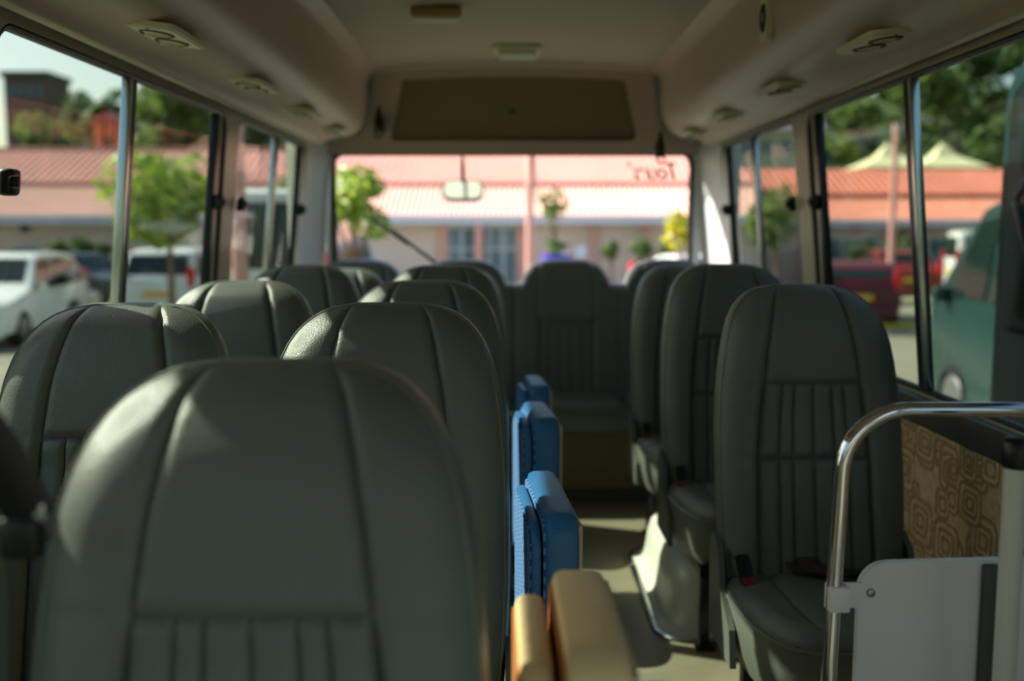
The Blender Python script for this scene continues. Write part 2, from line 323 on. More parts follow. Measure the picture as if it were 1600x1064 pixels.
# ------------------------------------------------------------------ seats
A = R(11.5)
def field(H, hw_pts, xs_pts, seams, pleat_fr, T, Rr, z0=0, crown=.012, gd=.009, gw=.016, sink=0, top_from=.10, bend=0, bend_r=.15):
    """upholstered surface as separate sewn panels. returns dict region -> (verts(x,depth,h), faces), outline"""
    dk, dv = zip(*hw_pts); hw = lambda h: np.interp(H-h, dk, dv)
    sk_, sv = zip(*xs_pts); xs = lambda h: np.interp(H-h, sk_, sv)
    cuts = [0]+[H-s for s in sorted(seams, reverse=True)]+[H-top_from, H]; cuts = sorted(set(cuts))
    rows = []
    for a, b in zip(cuts[:-1], cuts[1:]):
        n = max(2, int((b-a)/(.0045 if a >= H-top_from-1e-6 else .0095))); q = np.linspace(0, 1, n, endpoint=False)
        if b == H: q = np.sin(q*math.pi/2)
        rows += list(a+(b-a)*q)
    rows.append(H); rows = np.array(rows)
    fr = [0]+list(pleat_fr)+[1]; cs = []
    nb = 16; cs_l = [-1+(k/nb) for k in range(nb)]          # -1..0 : left bolster (0 = seam)
    cc = []
    for a, b in zip(fr[:-1], fr[1:]): cc += list(a+(b-a)*np.linspace(0, 1, 7, endpoint=False))
    X = []
    for h in rows:
        W, S = float(hw(h)), min(float(xs(h)), float(hw(h))*.86)
        e = [-(S+(W-S)*math.sin((1-k/nb)*math.pi/2)) for k in range(nb)]
        X.append(e+[-S+2*S*c for c in cc]+[-q for q in e[::-1]+[-S]][0:0]+[S]+[-q for q in e[::-1]])
    X = np.array(X); Hh = np.repeat(rows[:, None], X.shape[1], 1); nC = len(cc)
    hs = np.linspace(0, H, 260); ol = [(-float(hw(h)), h) for h in hs]+[(float(hw(h)), h) for h in hs[::-1]]
    P = np.stack([X.ravel(), Hh.ravel()], 1); o = np.array(ol); a = o[:-1]; b = o[1:]; ab = b-a; L = (ab**2).sum(1)+1e-12
    de = np.full(len(P), 9.)
    for i in range(0, len(P), 1500):
        pp = P[i:i+1500, None]-a[None]; t = np.clip((pp*ab).sum(2)/L, 0, 1); de[i:i+1500] = np.sqrt(((pp-t[..., None]*ab)**2).sum(2)).min(1)
    de = de.reshape(X.shape); q = np.clip(de/Rr, 0, 1); depth = T*np.sqrt(np.clip(1-(1-q)**2, 0, 1))
    depth += crown*(1-np.clip(np.abs(X)/.2, 0, 1)**2)*q
    ds = np.abs(np.abs(X)-np.minimum(xs(Hh), hw(Hh)*.86))
    g = lambda d, w: 1-np.sqrt(np.clip(1-(1-np.clip(d/w, 0, 1))**2, 0, 1))
    groove = gd*g(ds, gw)
    inner = np.abs(X) <= np.minimum(xs(Hh), hw(Hh)*.86)+1e-6
    for s in seams:
        dd = np.abs(Hh-(H-s)); groove = np.maximum(groove, np.where(inner, gd*g(dd, gw), gd*.3*g(dd, gw*.7)))
    if seams:
        S_ = np.minimum(xs(Hh), hw(Hh)*.86); hse = H-min(seams)
        low = inner & (Hh <= hse+1e-6)
        for f in pleat_fr: groove = np.maximum(groove, np.where(low, gd*.75*g(np.abs(X-(-S_+2*S_*f)), .011), 0))
        depth -= np.where(low, sink*np.clip((hse-Hh)/.05, 0, 1), 0)
    tt = np.clip((Hh-(H-bend_r))/bend_r, 0, 1); depth -= bend*tt**1.8
    depth -= groove*np.clip(q*1.5, .25, 1)
    nr, ncol = X.shape
    def region(ra, rb, ca, cb):
        ra_, rb_, ca_, cb_ = ra, rb, ca, cb; V = []; n = cb_-ca_+1
        for i in range(ra_, rb_+1):
            for j in range(ca_, cb_+1): V.append((X[i, j], depth[i, j], rows[i]))
        return V, [(i*n+j, (i+1)*n+j, (i+1)*n+j+1, i*n+j+1) for i in range(rb_-ra_) for j in range(n-1)]
    ri = lambda h: int(np.argmin(np.abs(rows-h)))
    out = {'bolster': [region(0, nr-1, 0, nb), region(0, nr-1, nb+nC, ncol-1)], 'head': [], 'pleat': []}
    if seams:
        out['head'].append(region(ri(H-min(seams)), nr-1, nb, nb+nC)); bands = sorted([0]+[H-s for s in seams])
        for a_, b_ in zip(bands[:-1], bands[1:]):
            for k in range(len(fr)-1): out['pleat'].append(region(ri(a_), ri(b_), nb+7*k, nb+7*(k+1)))
    else:
        out['head'].append(region(0, nr-1, nb, nb+nC))
    return out, ol, hw
HW = [(0, .055), (.004, .082), (.010, .103), (.020, .122), (.035, .141), (.055, .158), (.08, .172), (.11, .183), (.15, .193), (.20, .201), (.27, .208), (.36, .212), (.5, .212), (.60, .208), (.70, .20)]
XS = [(0, .045), (.01, .060), (.04, .073), (.10, .086), (.17, .098), (.24, .106), (.32, .116), (.42, .124), (.70, .128)]
HW = [(a, b*1.05) for a, b in HW]; XS = [(a, b*1.05) for a, b in XS]; BEND = .05; HB = .742; ZB = .347
back, ol_b, hwb = field(HB, HW, XS, [.250, .425], [.19, .31, .5, .69, .81], .058, .055, crown=.012, sink=.010, gd=.012, gw=.015, bend=BEND, bend_r=.165)
def tilt(x, d, h, yo=-.004):  # depth d towards the sitter (-y)
    y = -d; return (x, yo+y*math.cos(A)+h*math.sin(A), ZB+h*math.cos(A)-y*math.sin(A))
HWC = [(0, .09), (.006, .125), (.02, .150), (.045, .172), (.08, .188), (.13, .200), (.20, .208), (.3, .212), (.5, .212)]
cush, ol_c, hwc = field(.46, HWC, [(0, .085), (.05, .105), (.15, .112), (.5, .115)], [], [.5], .032, .04, crown=.008, gd=.007, top_from=.08)
def ctop(x, d, h): return (x, .03-h, .368+d+.022*(h/.46))
def make_seat(belt=True):
    t = thing('minibus_seat', 'x', 'seat')
    for g in back['bolster']: obj('side_bolster', fmap(g, tilt), 'vinyl', t, True, 80)
    for g in back['head']: obj('head_panel', fmap(g, tilt), 'vinyl', t, True, 80)
    for g in back['pleat']: obj('pleat', fmap(g, tilt), 'vinyl', t, True, 80)
    # back shell
    pts = ol_b[::6]; rings = [(1, 0), (.985, -.012), (.95, -.026), (.88, -.036), (0.4, -.042)]; V = []; n = len(pts)
    for s, d in rings:
        for x, h in pts: hh = .3+(h-.3)*s; V.append(tilt(x*s, d-BEND*max(0, (hh-HB+.165)/.165)**1.8, hh))
    Fa = [(r*n+i, r*n+(i+1) % n, (r+1)*n+(i+1) % n, (r+1)*n+i) for r in range(len(rings)-1) for i in range(n)]+[tuple((len(rings)-1)*n+i for i in range(n))]
    obj('back_shell', (V, Fa), 'vinyl_side', t, True, 60)
    # piping just inside the edge
    o = [(x, h) for x, h in ol_b if h > .02]; k = o[::3]
    ins = []
    for i, (x, h) in enumerate(k):
        a_ = k[max(0, i-1)]; b_ = k[min(len(k)-1, i+1)]; tx_, ty_ = b_[0]-a_[0], b_[1]-a_[1]; L = math.hypot(tx_, ty_)+1e-9
        nx_, ny_ = ty_/L, -tx_/L; ins.append(tilt(x+nx_*.009, .031-BEND*max(0, (h+ny_*.009-HB+.165)/.165)**1.8, h+ny_*.009))
    obj('piping', tube(ins, .0032, 6), 'piping', t, True)
    # cushion
    for i, g in enumerate(cush['bolster']): obj('cushion_bolster', fmap(g, ctop), 'vinyl', t, True, 80)
    for g in cush['head']: obj('cushion_panel', fmap(g, ctop), 'vinyl', t, True, 80)
    pts = ol_c[::6]; V = []; n = len(pts)
    for s, z, sh in ((1, 0, 0), (1.012, -.012, 0), (.995, -.06, .0), (.96, -.11, .012), (.90, -.150, .03)):
        for x, h in pts: V.append((x*s, .03-(h-.2)*s-.2+sh, .368+.022*(h/.46)+z))
    Fa = [(r*n+i, r*n+(i+1) % n, (r+1)*n+(i+1) % n, (r+1)*n+i) for r in range(4) for i in range(n)]+[tuple(4*n+i for i in range(n))]
    obj('cushion_skirt', (V, Fa), 'vinyl_side', t, True, 50)
    obj('cushion_piping', tube([(x*1.012, .03-(h-.2)*1.012-.2, .363+.022*(h/.46)) for x, h in ol_c[::6] if h > .03], .0038, 6), 'piping', t, True)
    for s in (-1, 1):
        obj('side_cover', prism([(.05, .24), (.06, .46), (.02, .49), (-.03, .46), (-.06, .38), (-.16, .32), (-.18, .24)], s*.214, s*.228, 'x'), 'vinyl_side', t, True)
        for y in (-.34, -.02):
            obj('leg', join(box(s*.15-.014, s*.15+.014, y-.018, y+.018, 0, .24, .004), box(s*.15-.026, s*.15+.026, y-.035, y+.035, 0, .008, .002)), 'metal_black', t, True)
    obj('seat_frame', join(box(-.17, .17, -.37, -.33, .215, .24), box(-.17, .17, -.04, 0, .215, .24), box(-.17, -.13, -.37, 0, .215, .24), box(.13, .17, -.37, 0, .215, .24)), 'metal_black', t)
    b = obj('belt_buckle', xf(box(-.016, .016, -.045, .035, -.011, .011, .006), Matrix.Translation((-.175, -.075, .430)) @ Matrix.Rotation(R(35), 4, 'X')), 'black', t, True)
    obj('release_button', xf(box(-.013, .013, -.050, -.030, -.008, .0125, .003), Matrix.Translation((-.175, -.075, .430)) @ Matrix.Rotation(R(35), 4, 'X')), 'red', b, True)
    obj('belt_strap', tube([(-.175, -.04, .447), (-.178, 0, .43), (-.18, .03, .38)], .02, 6, flat=.1, up=(0, 0, 1)), 'belt', t, True)
    return t
seat0 = make_seat(); used = []
GL, GR = 'seats of the paired left rows', 'single seats along the right side'
SE = [(-.238, .86, 'aisle seat nearest the viewer, large and blurred, sunlit patch on its left shoulder', GL, 0),
 (-.71, .86, 'window-side seat of the nearest row, left of the big blurred seat, barely in the frame', GL, 0),
 (-.215, 1.66, 'sharp aisle seat just behind the big blurred one, with crisp stitched seams and right bolster', GL, 0),
 (-.69, 1.66, 'sharp window-side seat by the left edge of the photo, sunlit top and thin piping', GL, 0),
 (-.215, 2.46, 'aisle seat in the third row, sunlit arch peeking over the sharp aisle seat', GL, .0),
 (-.69, 2.46, 'window-side seat in the third row, pale sunlit top before the white hatchback', GL, 0),
 (-.215, 3.26, 'aisle seat in the fourth row, its top standing under the outside rear mirror', GL, .012),
 (-.69, 3.26, 'window-side seat in the fourth row, sunlit top beside the left rear pillar', GL, .012),
 (-.215, 4.04, 'aisle seat in the rearmost paired row, only a dark shoulder showing near the centre', GL, -.03),
 (-.69, 4.04, 'window-side seat in the rearmost paired row, mostly hidden below the small tree', GL, -.03),
 (.72, 2.27, 'dark pleated single seat behind the chrome handrail, largest on the right side', GR, .0),
 (.72, 3.10, 'dark single seat standing over the white wheel cover, second on the right side', GR, .022),
 (.72, 3.86, 'single seat nearest the rear bench on the right side, mostly hidden by two others', GR, -.01)]
for i, (x, y, lb, gr, dz) in enumerate(SE):
    s = seat0 if i == 0 else copy_tree(seat0)
    s.location = (x, y, 0); s['label'] = lb; s['group'] = gr; s.scale = (1, 1, 1+dz/1.06); used.append(s)
# loose lap belt lying on the nearest right seat
s = used[10]
obj('lap_belt', tube([(-.06, .0, 0.447), (-.05, -.06, 0.430), (.02, -.10, 0.432), (.06, -.13, 0.436), (.13, -.11, 0.434), (.17, -.05, 0.442), (.20, .0, 0.432)], .026, 8, flat=.14, up=(0, 0, 1)), 'belt', s, True)
obj('lap_belt', tube([(-.02, -.005, 0.452), (-.03, -.08, 0.437), (.03, -.12, 0.436), (.10, -.15, 0.438), (.15, -.09, 0.440)], .026, 8, flat=.14, up=(0, 0, 1)), 'belt', s, True)
obj('belt_tongue', box(.03, .07, -.155, -.13, .440, .448, .004), 'black', s, True)
for s_i in (11, 12):   # seats over the wheel cover stand on it: no floor legs there
    for c_ in list(used[s_i].children):
        if c_.name.startswith('leg'):
            ym = used[s_i].location.y+sum(v.co.y for v in c_.data.vertices)/len(c_.data.vertices)
            if 2.82 < ym < 3.66: bpy.data.objects.remove(c_)
# hanging strap under the second right seat
obj('hanging_strap', tube([(-.06, -.30, .245), (-.055, -.32, .19), (-.05, -.31, .14), (-.035, -.315, .06)], .020, 8, flat=.12, up=(0, 1, 0)), 'black', used[11], True)
# ------------------------------------------------------------------ rear bench
rb = thing('rear_bench', 'dark full-width rear bench with humped backs under the rear window', 'bench', (CX, 4.62, 0))
hs_c = [-.735, -.245, .245, .735]
def topz(x): return .555+.0+.115*max(0, max(1-(abs(x-c)/.205)**3.2 for c in hs_c if True) if any(abs(x-c) < .205 for c in hs_c) else 0)**.55
nxb, nzb = 260, 60; V = []; V2 = []
for i in range(nxb+1):
    x = -.96+1.92*i/nxb; tz = topz(x)
    dx = min(abs(x-c) for c in (-.49, 0, .49)); 
    for j in range(nzb+1):
        h = tz*math.sin(j/nzb*math.pi/2); de = tz-h
        c = min(hs_c, key=lambda q: abs(q-x)); ux = abs(x-c)
        d = .07*math.sqrt(max(0, 1-(1-min(de/.07, 1))**2))
        inn = ux < .13
        gv = .010*(1-min(abs(ux-.13)/.014, 1)) + (.010*(1-min(abs(h-.36)/.014, 1)) if inn else 0)+.010*(1-min(dx/.016, 1))
        if inn and h < .36: gv = max(gv, .008*(1-min(min(abs((x-c)-f) for f in (-.078, -.026, .026, .078))/.010, 1))) + .008
        d -= gv; V.append((x, -d*math.cos(A)+h*math.sin(A), .40+h*math.cos(A)+d*math.sin(A)))
        V2.append((x, .05+h*math.sin(A), .40+h*math.cos(A)))
m_ = nzb+1; Fa = [(i*m_+j, (i+1)*m_+j, (i+1)*m_+j+1, i*m_+j+1) for i in range(nxb) for j in range(nzb)]
K = len(V); edge = [(i*m_+nzb, (i+1)*m_+nzb, K+(i+1)*m_+nzb, K+i*m_+nzb) for i in range(nxb)]
obj('backrest', (V+V2, Fa+[tuple(q+K for q in f) for f in Fa]+edge), 'vinyl', rb, True, 60)
obj('seat_cushion', fmap(box(-.97, .97, -.38, .04, .31, .43, .035, 4), lambda x, y, z: (x, y, z+(.012*math.cos((x+.245)/.49*2*math.pi) if z > .38 else 0))), 'vinyl', rb, True)
# finer cushion top in four upholstered pads
for c in hs_c: obj('seat_pad', box(c-.225, c+.225, -.37, 0, .40, .447, .022, 4), 'vinyl', rb, True)
obj('base_panel', box(-.99, .99, -.27, .0, 0, .33, .01), 'bench', rb)
obj('kick_strip', box(-.99, .99, -.277, -.268, 0, .05, .003), 'rail', rb)
# ------------------------------------------------------------------ folded jump seats in the aisle
def jump(loc, label, band, face, lean, w=.066, h=.42, L=.36, rz=5, lt=None):
    lt = lt or w*.55; gp = .010 if lt > .02 else .006
    t = thing('folding_jump_seat', label, 'seat', loc, 0, 'folded jump seats along the aisle')
    def pad(x0, x1, y0, y1, z0, z1, r):
        po = rrect(y0, y1, z0, z1, r, 8); n = len(po); V = []; cy, cz = (y0+y1)/2, (z0+z1)/2; e = min(.012, (x1-x0)*.3)
        st = [(x0, e), (x0+e*.3, e*.3), (x0+e, 0), (x1-e, 0), (x1-e*.3, e*.3), (x1, e)]
        for x, ins in st:
            ky = (y1-y0-2*ins)/(y1-y0); kz = (z1-z0-2*ins)/(z1-z0)
            for a_, b_ in po: V.append((x+lean*(b_-z0), cy+(a_-cy)*ky, cz+(b_-cz)*kz))
        Fa = [(r_*n+i, r_*n+(i+1) % n, (r_+1)*n+(i+1) % n, (r_+1)*n+i) for r_ in range(len(st)-1) for i in range(n)]+[tuple(range(n))[::-1], tuple((len(st)-1)*n+i for i in range(n))]
        return V, Fa
    def face_plate(x, sgn, y0, y1, z0, z1, r):
        po = rrect(y0+.014, y1-.014, z0+.014, z1-.014, r*.8, 8)
        return fmap(prism(po, x, x+sgn*.004, 'x'), lambda X_, y, z: (X_+lean*(z-z0), y, z))
    zb = .34; zt = zb+h
    a = obj('back_pad', pad(0, lt, .02, L-.02, zb, zt-.02, .05), band, t, True)
    obj('pad_face', face_plate(.001, -1, .02, L-.02, zb, zt-.02, .05), face, a, True)
    b = obj('seat_pad', pad(lt+gp, w+lt+gp, 0, L, zb-.02, zt, .04), band, t, True)
    obj('pad_face', face_plate(lt+gp+.001, -1, 0, L, zb-.02, zt, .04), face, b, True)
    obj('backing_board', fmap(box(w+lt+gp-.002, w+lt+gp+.008, .02, L-.01, zb, zt-.02, .004), lambda x, y, z: (x+lean*(z-zb), y, z)), 'cream', t)
    obj('hinge_bracket', join(box(-.01, w*1.5, .06, .10, .24, zb+.01), box(-.01, w*1.5, L-.08, L-.04, .24, zb+.01), box(-.03, .0, .06, L-.04, .24, .27)), 'metal_black', t)
    obj('support_leg', box(w-.012, w+.012, .16, .19, 0, .25, .004), 'metal_black', t)
    t.rotation_euler = (0, 0, R(rz))
    return t
jump((.014, .90, 0), 'tan and brown folded jump seat, bottom centre of the aisle', 'tan', 'brown', 0, .064, h=.45, L=.30, rz=.8)
jump((.046, 1.60, 0), 'blue folded jump seat with chequered faces, just behind the tan one', 'blue', 'check', 0, .056, h=.385, rz=4.5, lt=.016)
jump((.050, 2.40, 0), 'blue folded jump seat, middle of the three blue ones', 'blue', 'check', 0, .062, h=.395, L=.30, rz=6, lt=.018)
jump((.056, 3.08, 0), 'small blue folded jump seat farthest down the aisle', 'blue', 'check', 0, .060, h=.37, L=.28, lt=.02)
# ------------------------------------------------------------------ wheel cover
wa = thing('wheel_cover', 'glossy off-white moulded wheel cover on the floor under the second right seat', 'cover', (0, 0, 0))
def dome(x0, x1, y0, y1, H, n=44, m=44):
    V = []; 
    for i in range(n+1):
        for j in range(m+1):
            u, v = i/n, j/m; x = x0+(x1-x0)*u; y = y0+(y1-y0)*v
            V.append((u, v))
    return V
rings = [(.0, .004, 0), (.03, .012, 0), (.045, .03, 0), (.055, .08, 0), (.062, .13, 0), (.075, .170, 0), (.10, .192, 0), (.14, .202, 0), (.25, .204, 0)]
V = []; n = 0
for ins, z, _ in rings:
    lean = .10*max(0, z)   # the front end slopes back
    po = rrect(.46+ins*.8, 1.2, 2.80+ins+lean*1.6, 3.62-ins, max(.02, .10-ins*.2), 8); n = len(po)
    V += [(min(a, 1.06), b, z) for a, b in po]
Fa = [(r*n+i, r*n+(i+1) % n, (r+1)*n+(i+1) % n, (r+1)*n+i) for r in range(len(rings)-1) for i in range(n)]+[tuple((len(rings)-1)*n+i for i in range(n))]
obj('moulding', (V, Fa), 'arch', wa, True, 50)
po = [p for p in rrect(.452, 1.2, 2.79, 3.63, .10, 10) if p[0] < 1.07]
po = sorted([p for p in po if p[1] < 3.2], key=lambda q: -q[0])+[p for p in sorted([p for p in po if p[1] >= 3.2], key=lambda q: q[0])]
po = [(1.06, 2.79)]+po+[(1.06, 3.63)]
obj('edge_trim', tube([(a, b, .006) for a, b in po], .011, 8, flat=.6), 'alu', wa, True)
for a, b in ((.455, 2.95), (.455, 3.2), (.455, 3.45), (.7, 2.79)): obj('screw', lathe([(0, .004), (.004, .003), (.005, 0)], 10, (a, b, .012)), 'alu', wa, True)
# ------------------------------------------------------------------ handrail, partition, post
rx, rz, ry = at(1311, 850, 1.45).x, at(1500, 640, 1.45).z, 1.45
arcp = [(rx+.095-.095*math.cos(t_), ry, rz-.095+.095*math.sin(t_)) for t_ in np.linspace(0, math.pi/2, 12)]
hr = thing('handrail', 'bent chrome handrail in front of the single seats', 'handrail', (0, 0, 0))
obj('rail_tube', tube([(rx-.015, ry, 0), (rx-.012, ry, .3), (rx-.004, ry, .7)]+arcp+[(.9, ry, rz), (1.085, ry, rz)], .0115, 18), 'chrome', hr, True, 60)
obj('floor_flange', lathe([(.012, .012), (.03, .008), (.032, 0)], 20, (rx-.015, ry, 0)), 'chrome', hr, True)
obj('wall_flange', lathe([(.012, -.01), (.03, -.006), (.032, 0)], 20, (1.07, ry, rz), 'x'), 'chrome', hr, True)
pz = at(1400, 876, 1.47).z; px0 = at(1338, 950, 1.47).x
pn = thing('partition_panel', 'white enamelled partition panel with rounded corner behind the grey post', 'partition', (0, 0, 0))
po = [(px0, .06), (px0, pz-.045)]+[(px0+.045-.045*math.cos(t_), pz-.045+.045*math.sin(t_)) for t_ in np.linspace(0, math.pi/2, 8)]+[(1.06, pz+.012), (1.06, .06)]
obj('sheet', prism(po, 1.462, 1.476, 'y'), 'steel', pn, True)
bz = at(1330, 929, 1.46).z
obj('clip', join(box(rx-.016, px0+.004, 1.455, 1.462, bz-.020, bz+.020, .002), box(rx-.016, rx+.016, 1.434, 1.456, bz-.020, bz+.020, .004)), 'steel', pn, True)
obj('screw', lathe([(0, -.006), (.006, -.004), (.007, 0)], 12, (px0+.018, 1.462, bz+.002), 'y'), 'hub', pn, True)
obj('edge_strip', box(px0+.185, px0+.212, 1.452, 1.462, .06, pz-.002, .003), 'rail', pn, True)
for sx_ in (px0+.03, 1.0): obj('panel_foot', box(sx_-.012, sx_+.012, 1.458, 1.480, 0, .07, .003), 'metal_black', pn)
gx = at(1578, 900, 1.33).x; gz = at(1580, 690, 1.33).z
gp = thing('grab_post', 'pale grey tubular post with dark cap at the right edge', 'post', (gx, 1.33, 0))
obj('post_tube', tube([(0, 0, 0), (0, 0, gz-.02)], .0155, 18), 'post', gp, True, 60)
obj('cap', lathe([(0, .006), (.016, .005), (.020, 0), (.021, -.03), (.018, -.036), (.0155, -.036)], 20, (0, 0, gz)), 'metal_black', gp, True, 60)
obj('cross_arm', tube([(0, 0, gz-.06), (.06, .02, gz-.052), (.3, .06, gz-.05)], .014, 14), 'post', gp, True)
obj('base_flange', lathe([(.015, .012), (.04, .008), (.042, 0)], 20), 'post', gp, True)
# ------------------------------------------------------------------ ceiling fittings
def vent(px, py, x, z, side, label):
    Yv = 0
    d = CM @ Vector((px-800, -(py-532), -F)); k = (x)/d.x; y = d.y*k
    t = thing('air_vent', label, 'air vent', (x, y, z), 0, 'air vents under the coves')
    t.rotation_euler = (0, side*R(-7), 0)
    pl = rrect(-.060, .060, -.122, .122, .018, 5)
    obj('vent_plate', join(prism(pl, -.009, .002, 'z'), prism([(a*.9, b*.94) for a, b in pl], -.012, -.008, 'z')), 'vent', t, True)
    for s in (-1, 1):
        nz_ = obj('nozzle', tube([(.036*math.cos(a_), s*.050+.036*math.sin(a_), -.0125) for a_ in np.linspace(0, 2*math.pi, 28, endpoint=False)], .0028, 6, True), 'black', t, True)
        obj('louvre', join(lathe([(0, -.0135), (.02, -.0145), (.030, -.0130), (.033, -.010)], 22, (0, s*.050, 0)), box(-.026, .026, s*.050-.002, s*.050+.002, -.018, -.013)), 'vent', nz_, True)
    for s in (-1, 1): obj('screw', lathe([(0, -.015), (.004, -.014), (.005, -.012)], 8, (0, s*.108, 0)), 'hub', t, True)
for i, (px, py) in enumerate(((258, 57), (395, 137), (470, 182), (520, 211))):
    vent(px, py, -.768, 1.641, -1, ['large cream twin air vent under the left cove, nearest the viewer', 'second cream air vent along the left cove', 'third air vent along the left cove, small and blurred', 'farthest air vent on the left cove, next to the rear corner'][i])
for i, (px, py) in enumerate(((1370, 60), (1225, 137), (1140, 184), (1088, 213))):
    vent(px, py, .862, 1.640, 1, ['large cream twin air vent under the right cove, nearest the viewer', 'second cream air vent along the right cove', 'third air vent along the right cove, small and blurred', 'farthest air vent on the right cove, next to the rear corner'][i])
sp = thing('cove_lamp', 'narrow upright cream fitting with dark oval on the face of the right cove', 'lamp', (CX+.70, 2.88, 1.79))
obj('base_plate', fmap(prism(rrect(-.035, .035, -.062, .062, .02, 5), -.014, .004, 'x'), lambda x, y, z: (x, y, z)), 'vent', sp, True)
obj('oval_ring', fmap(lathe([(.030, -.014), (.028, -.020), (.020, -.020), (.018, -.012)], 22, (0, 0, 0), 'x'), lambda x, y, z: (x, y*.75, z*1.35)), 'black', sp, True)
obj('bulb_cover', fmap(lathe([(0, -.018), (.012, -.017), (.018, -.012)], 18, (0, 0, 0), 'x'), lambda x, y, z: (x, y*.75, z*1.35)), 'vent', sp, True)
p = at(682, 38, 3.62); cl = thing('ceiling_lamp', 'amber-sided oblong lamp on the ceiling, left of centre', 'lamp', (p.x, 3.62, 1.975))
obj('lamp_body', box(-.09, .09, -.035, .035, -.035, .004, .014, 3), 'amber', cl, True); obj('lamp_cover', box(-.082, .082, -.030, .030, -.044, -.030, .008, 3), 'lens2', cl, True)
for k in range(9): obj('cover_rib', box(-.070+k*.0175-.002, -.070+k*.0175+.002, -.026, .026, -.0465, -.042, .001), 'lens2', cl)
p = at(808, 97, 4.45); dl = thing('dome_lamp', 'square pale dome lamp at the rear of the ceiling', 'lamp', (p.x, 4.45, 1.984))
obj('frame', box(-.105, .105, -.10, .10, -.022, .004, .012, 3), 'vent', dl, True); obj('diffuser', box(-.085, .085, -.085, .085, -.045, -.015, .014, 3), 'lens', dl, True)
def hook(px, py, label):
    p = at(px, py, 4.80); t = thing('belt_guide', label, 'hook', (p.x, 4.86, p.z), 0, 'black hooks at the rear corners')
    obj('mount', box(-.022, .022, -.02, .05, -.05, .02, .012, 3), 'black', t, True)
    obj('spike', tube([(0, -.005, .02), (0, -.005, .045), (0, -.0, .075)], [.018, .012, .004], 10), 'black', t, True)
    obj('loop', tube([(.018*math.cos(a_), -.022, -.055+.024*math.sin(a_)) for a_ in np.linspace(0, 2*math.pi, 14, endpoint=False)], .005, 6, True), 'metal_black', t, True)
obj('roof_skin', box(CX-1.0, CX+1.0, 5.0, 5.03, 1.6, 2.04), 'white', roof)
hook(590, 188, 'black hook on the left end of the rear header'); hook(1035, 228, 'black hook on the right end of the rear header above the lettering')
# shoulder belt hanging at the left edge
a0 = at(-90, 560, .80); a1 = at(-10, 700, .84); a2 = at(52, 812, .86)
sb = thing('shoulder_belt', 'dark blurred belt end with a bright metal tongue at the left edge', 'seat belt')
obj('webbing', tube([(-.955, .75, 1.15), tuple(a0), tuple(a1), tuple(a2)], .022, 8, flat=.16, up=(0, -1, 0)), 'black', sb, True)
obj('tongue', box(a2.x+.000, a2.x+.012, a2.y-.004, a2.y+.004, a2.z-.002, a2.z+.016, .002), 'alu', sb, True)
obj('tongue_cover', box(a2.x-.03, a2.x+.008, a2.y-.010, a2.y+.012, a2.z-.036, a2.z+.004, .008), 'black', sb, True)
obj('anchor', box(-.96, -.93, .72, .78, 1.10, 1.18, .01), 'black', sb, True)
# ------------------------------------------------------------------ outside: mirror and wiper on the tail
p = at(723, 296, 5.35); mr = thing('rear_view_mirror', 'round-cornered mirror hanging on a stalk outside the rear window', 'mirror', (p.x, 5.35, p.z))
po = rrect(-.105, .105, -.056, .056, .044, 8)
MT = Matrix.Rotation(R(-26), 4, 'X')
obj('housing', xf(join(prism(po, .01, .035, 'y'), prism([(a*.8, b*.7) for a, b in po], .035, .05, 'y')), MT), 'black', mr, True)
obj('rim', xf(tube([(a, .008, b) for a, b in po], .006, 8, True), MT), 'black', mr, True)
obj('glass_face', xf(prism([(a*.96, b*.94) for a, b in po], .0, .008, 'y'), MT), 'mirror', mr)
obj('stalk', tube([(0, .02, .045), (0, .02, .22), (0, -.12, .30), (0, -.325, .315)], .008, 8), 'black', mr, True)
wp = thing('rear_wiper', 'dark wiper arm slanting across the rear window', 'wiper', (0, 0, 0))
q0, q1, q2 = at(700, 425, 5.055), at(655, 392, 5.05), at(612, 358, 5.05)
obj('wiper_arm', tube([tuple(q0), tuple(q1), tuple(q2)], [.010, .008, .006], 8), 'black', wp, True)
obj('wiper_blade', tube([(q1.x-.05, 5.035, q1.z-.10+.13), (q2.x-.10, 5.035, q2.z+.05)], .007, 6), 'rubber', wp, True)
obj('pivot', lathe([(0, .03), (.02, .025), (.024, -.02)], 14, (q0.x, 5.05, q0.z), 'y'), 'black', wp, True)
# ------------------------------------------------------------------ outside: ground, kerbs
GZ = -.8
struct('ground', box(-70, 70, -12, 60, GZ-.2, GZ), 'ground')
struct('kerb', box(-40, -5, 24.2, 24.5, GZ, GZ+.14, .02), 'kerb')
k2 = struct('kerb', join(box(6.3, 40, 20.0, 20.3, GZ, GZ+.10, .02)), 'yellow')
struct('kerb', box(7, 40, 26.0, 27.0, GZ, GZ+.16, .03), 'kerb')
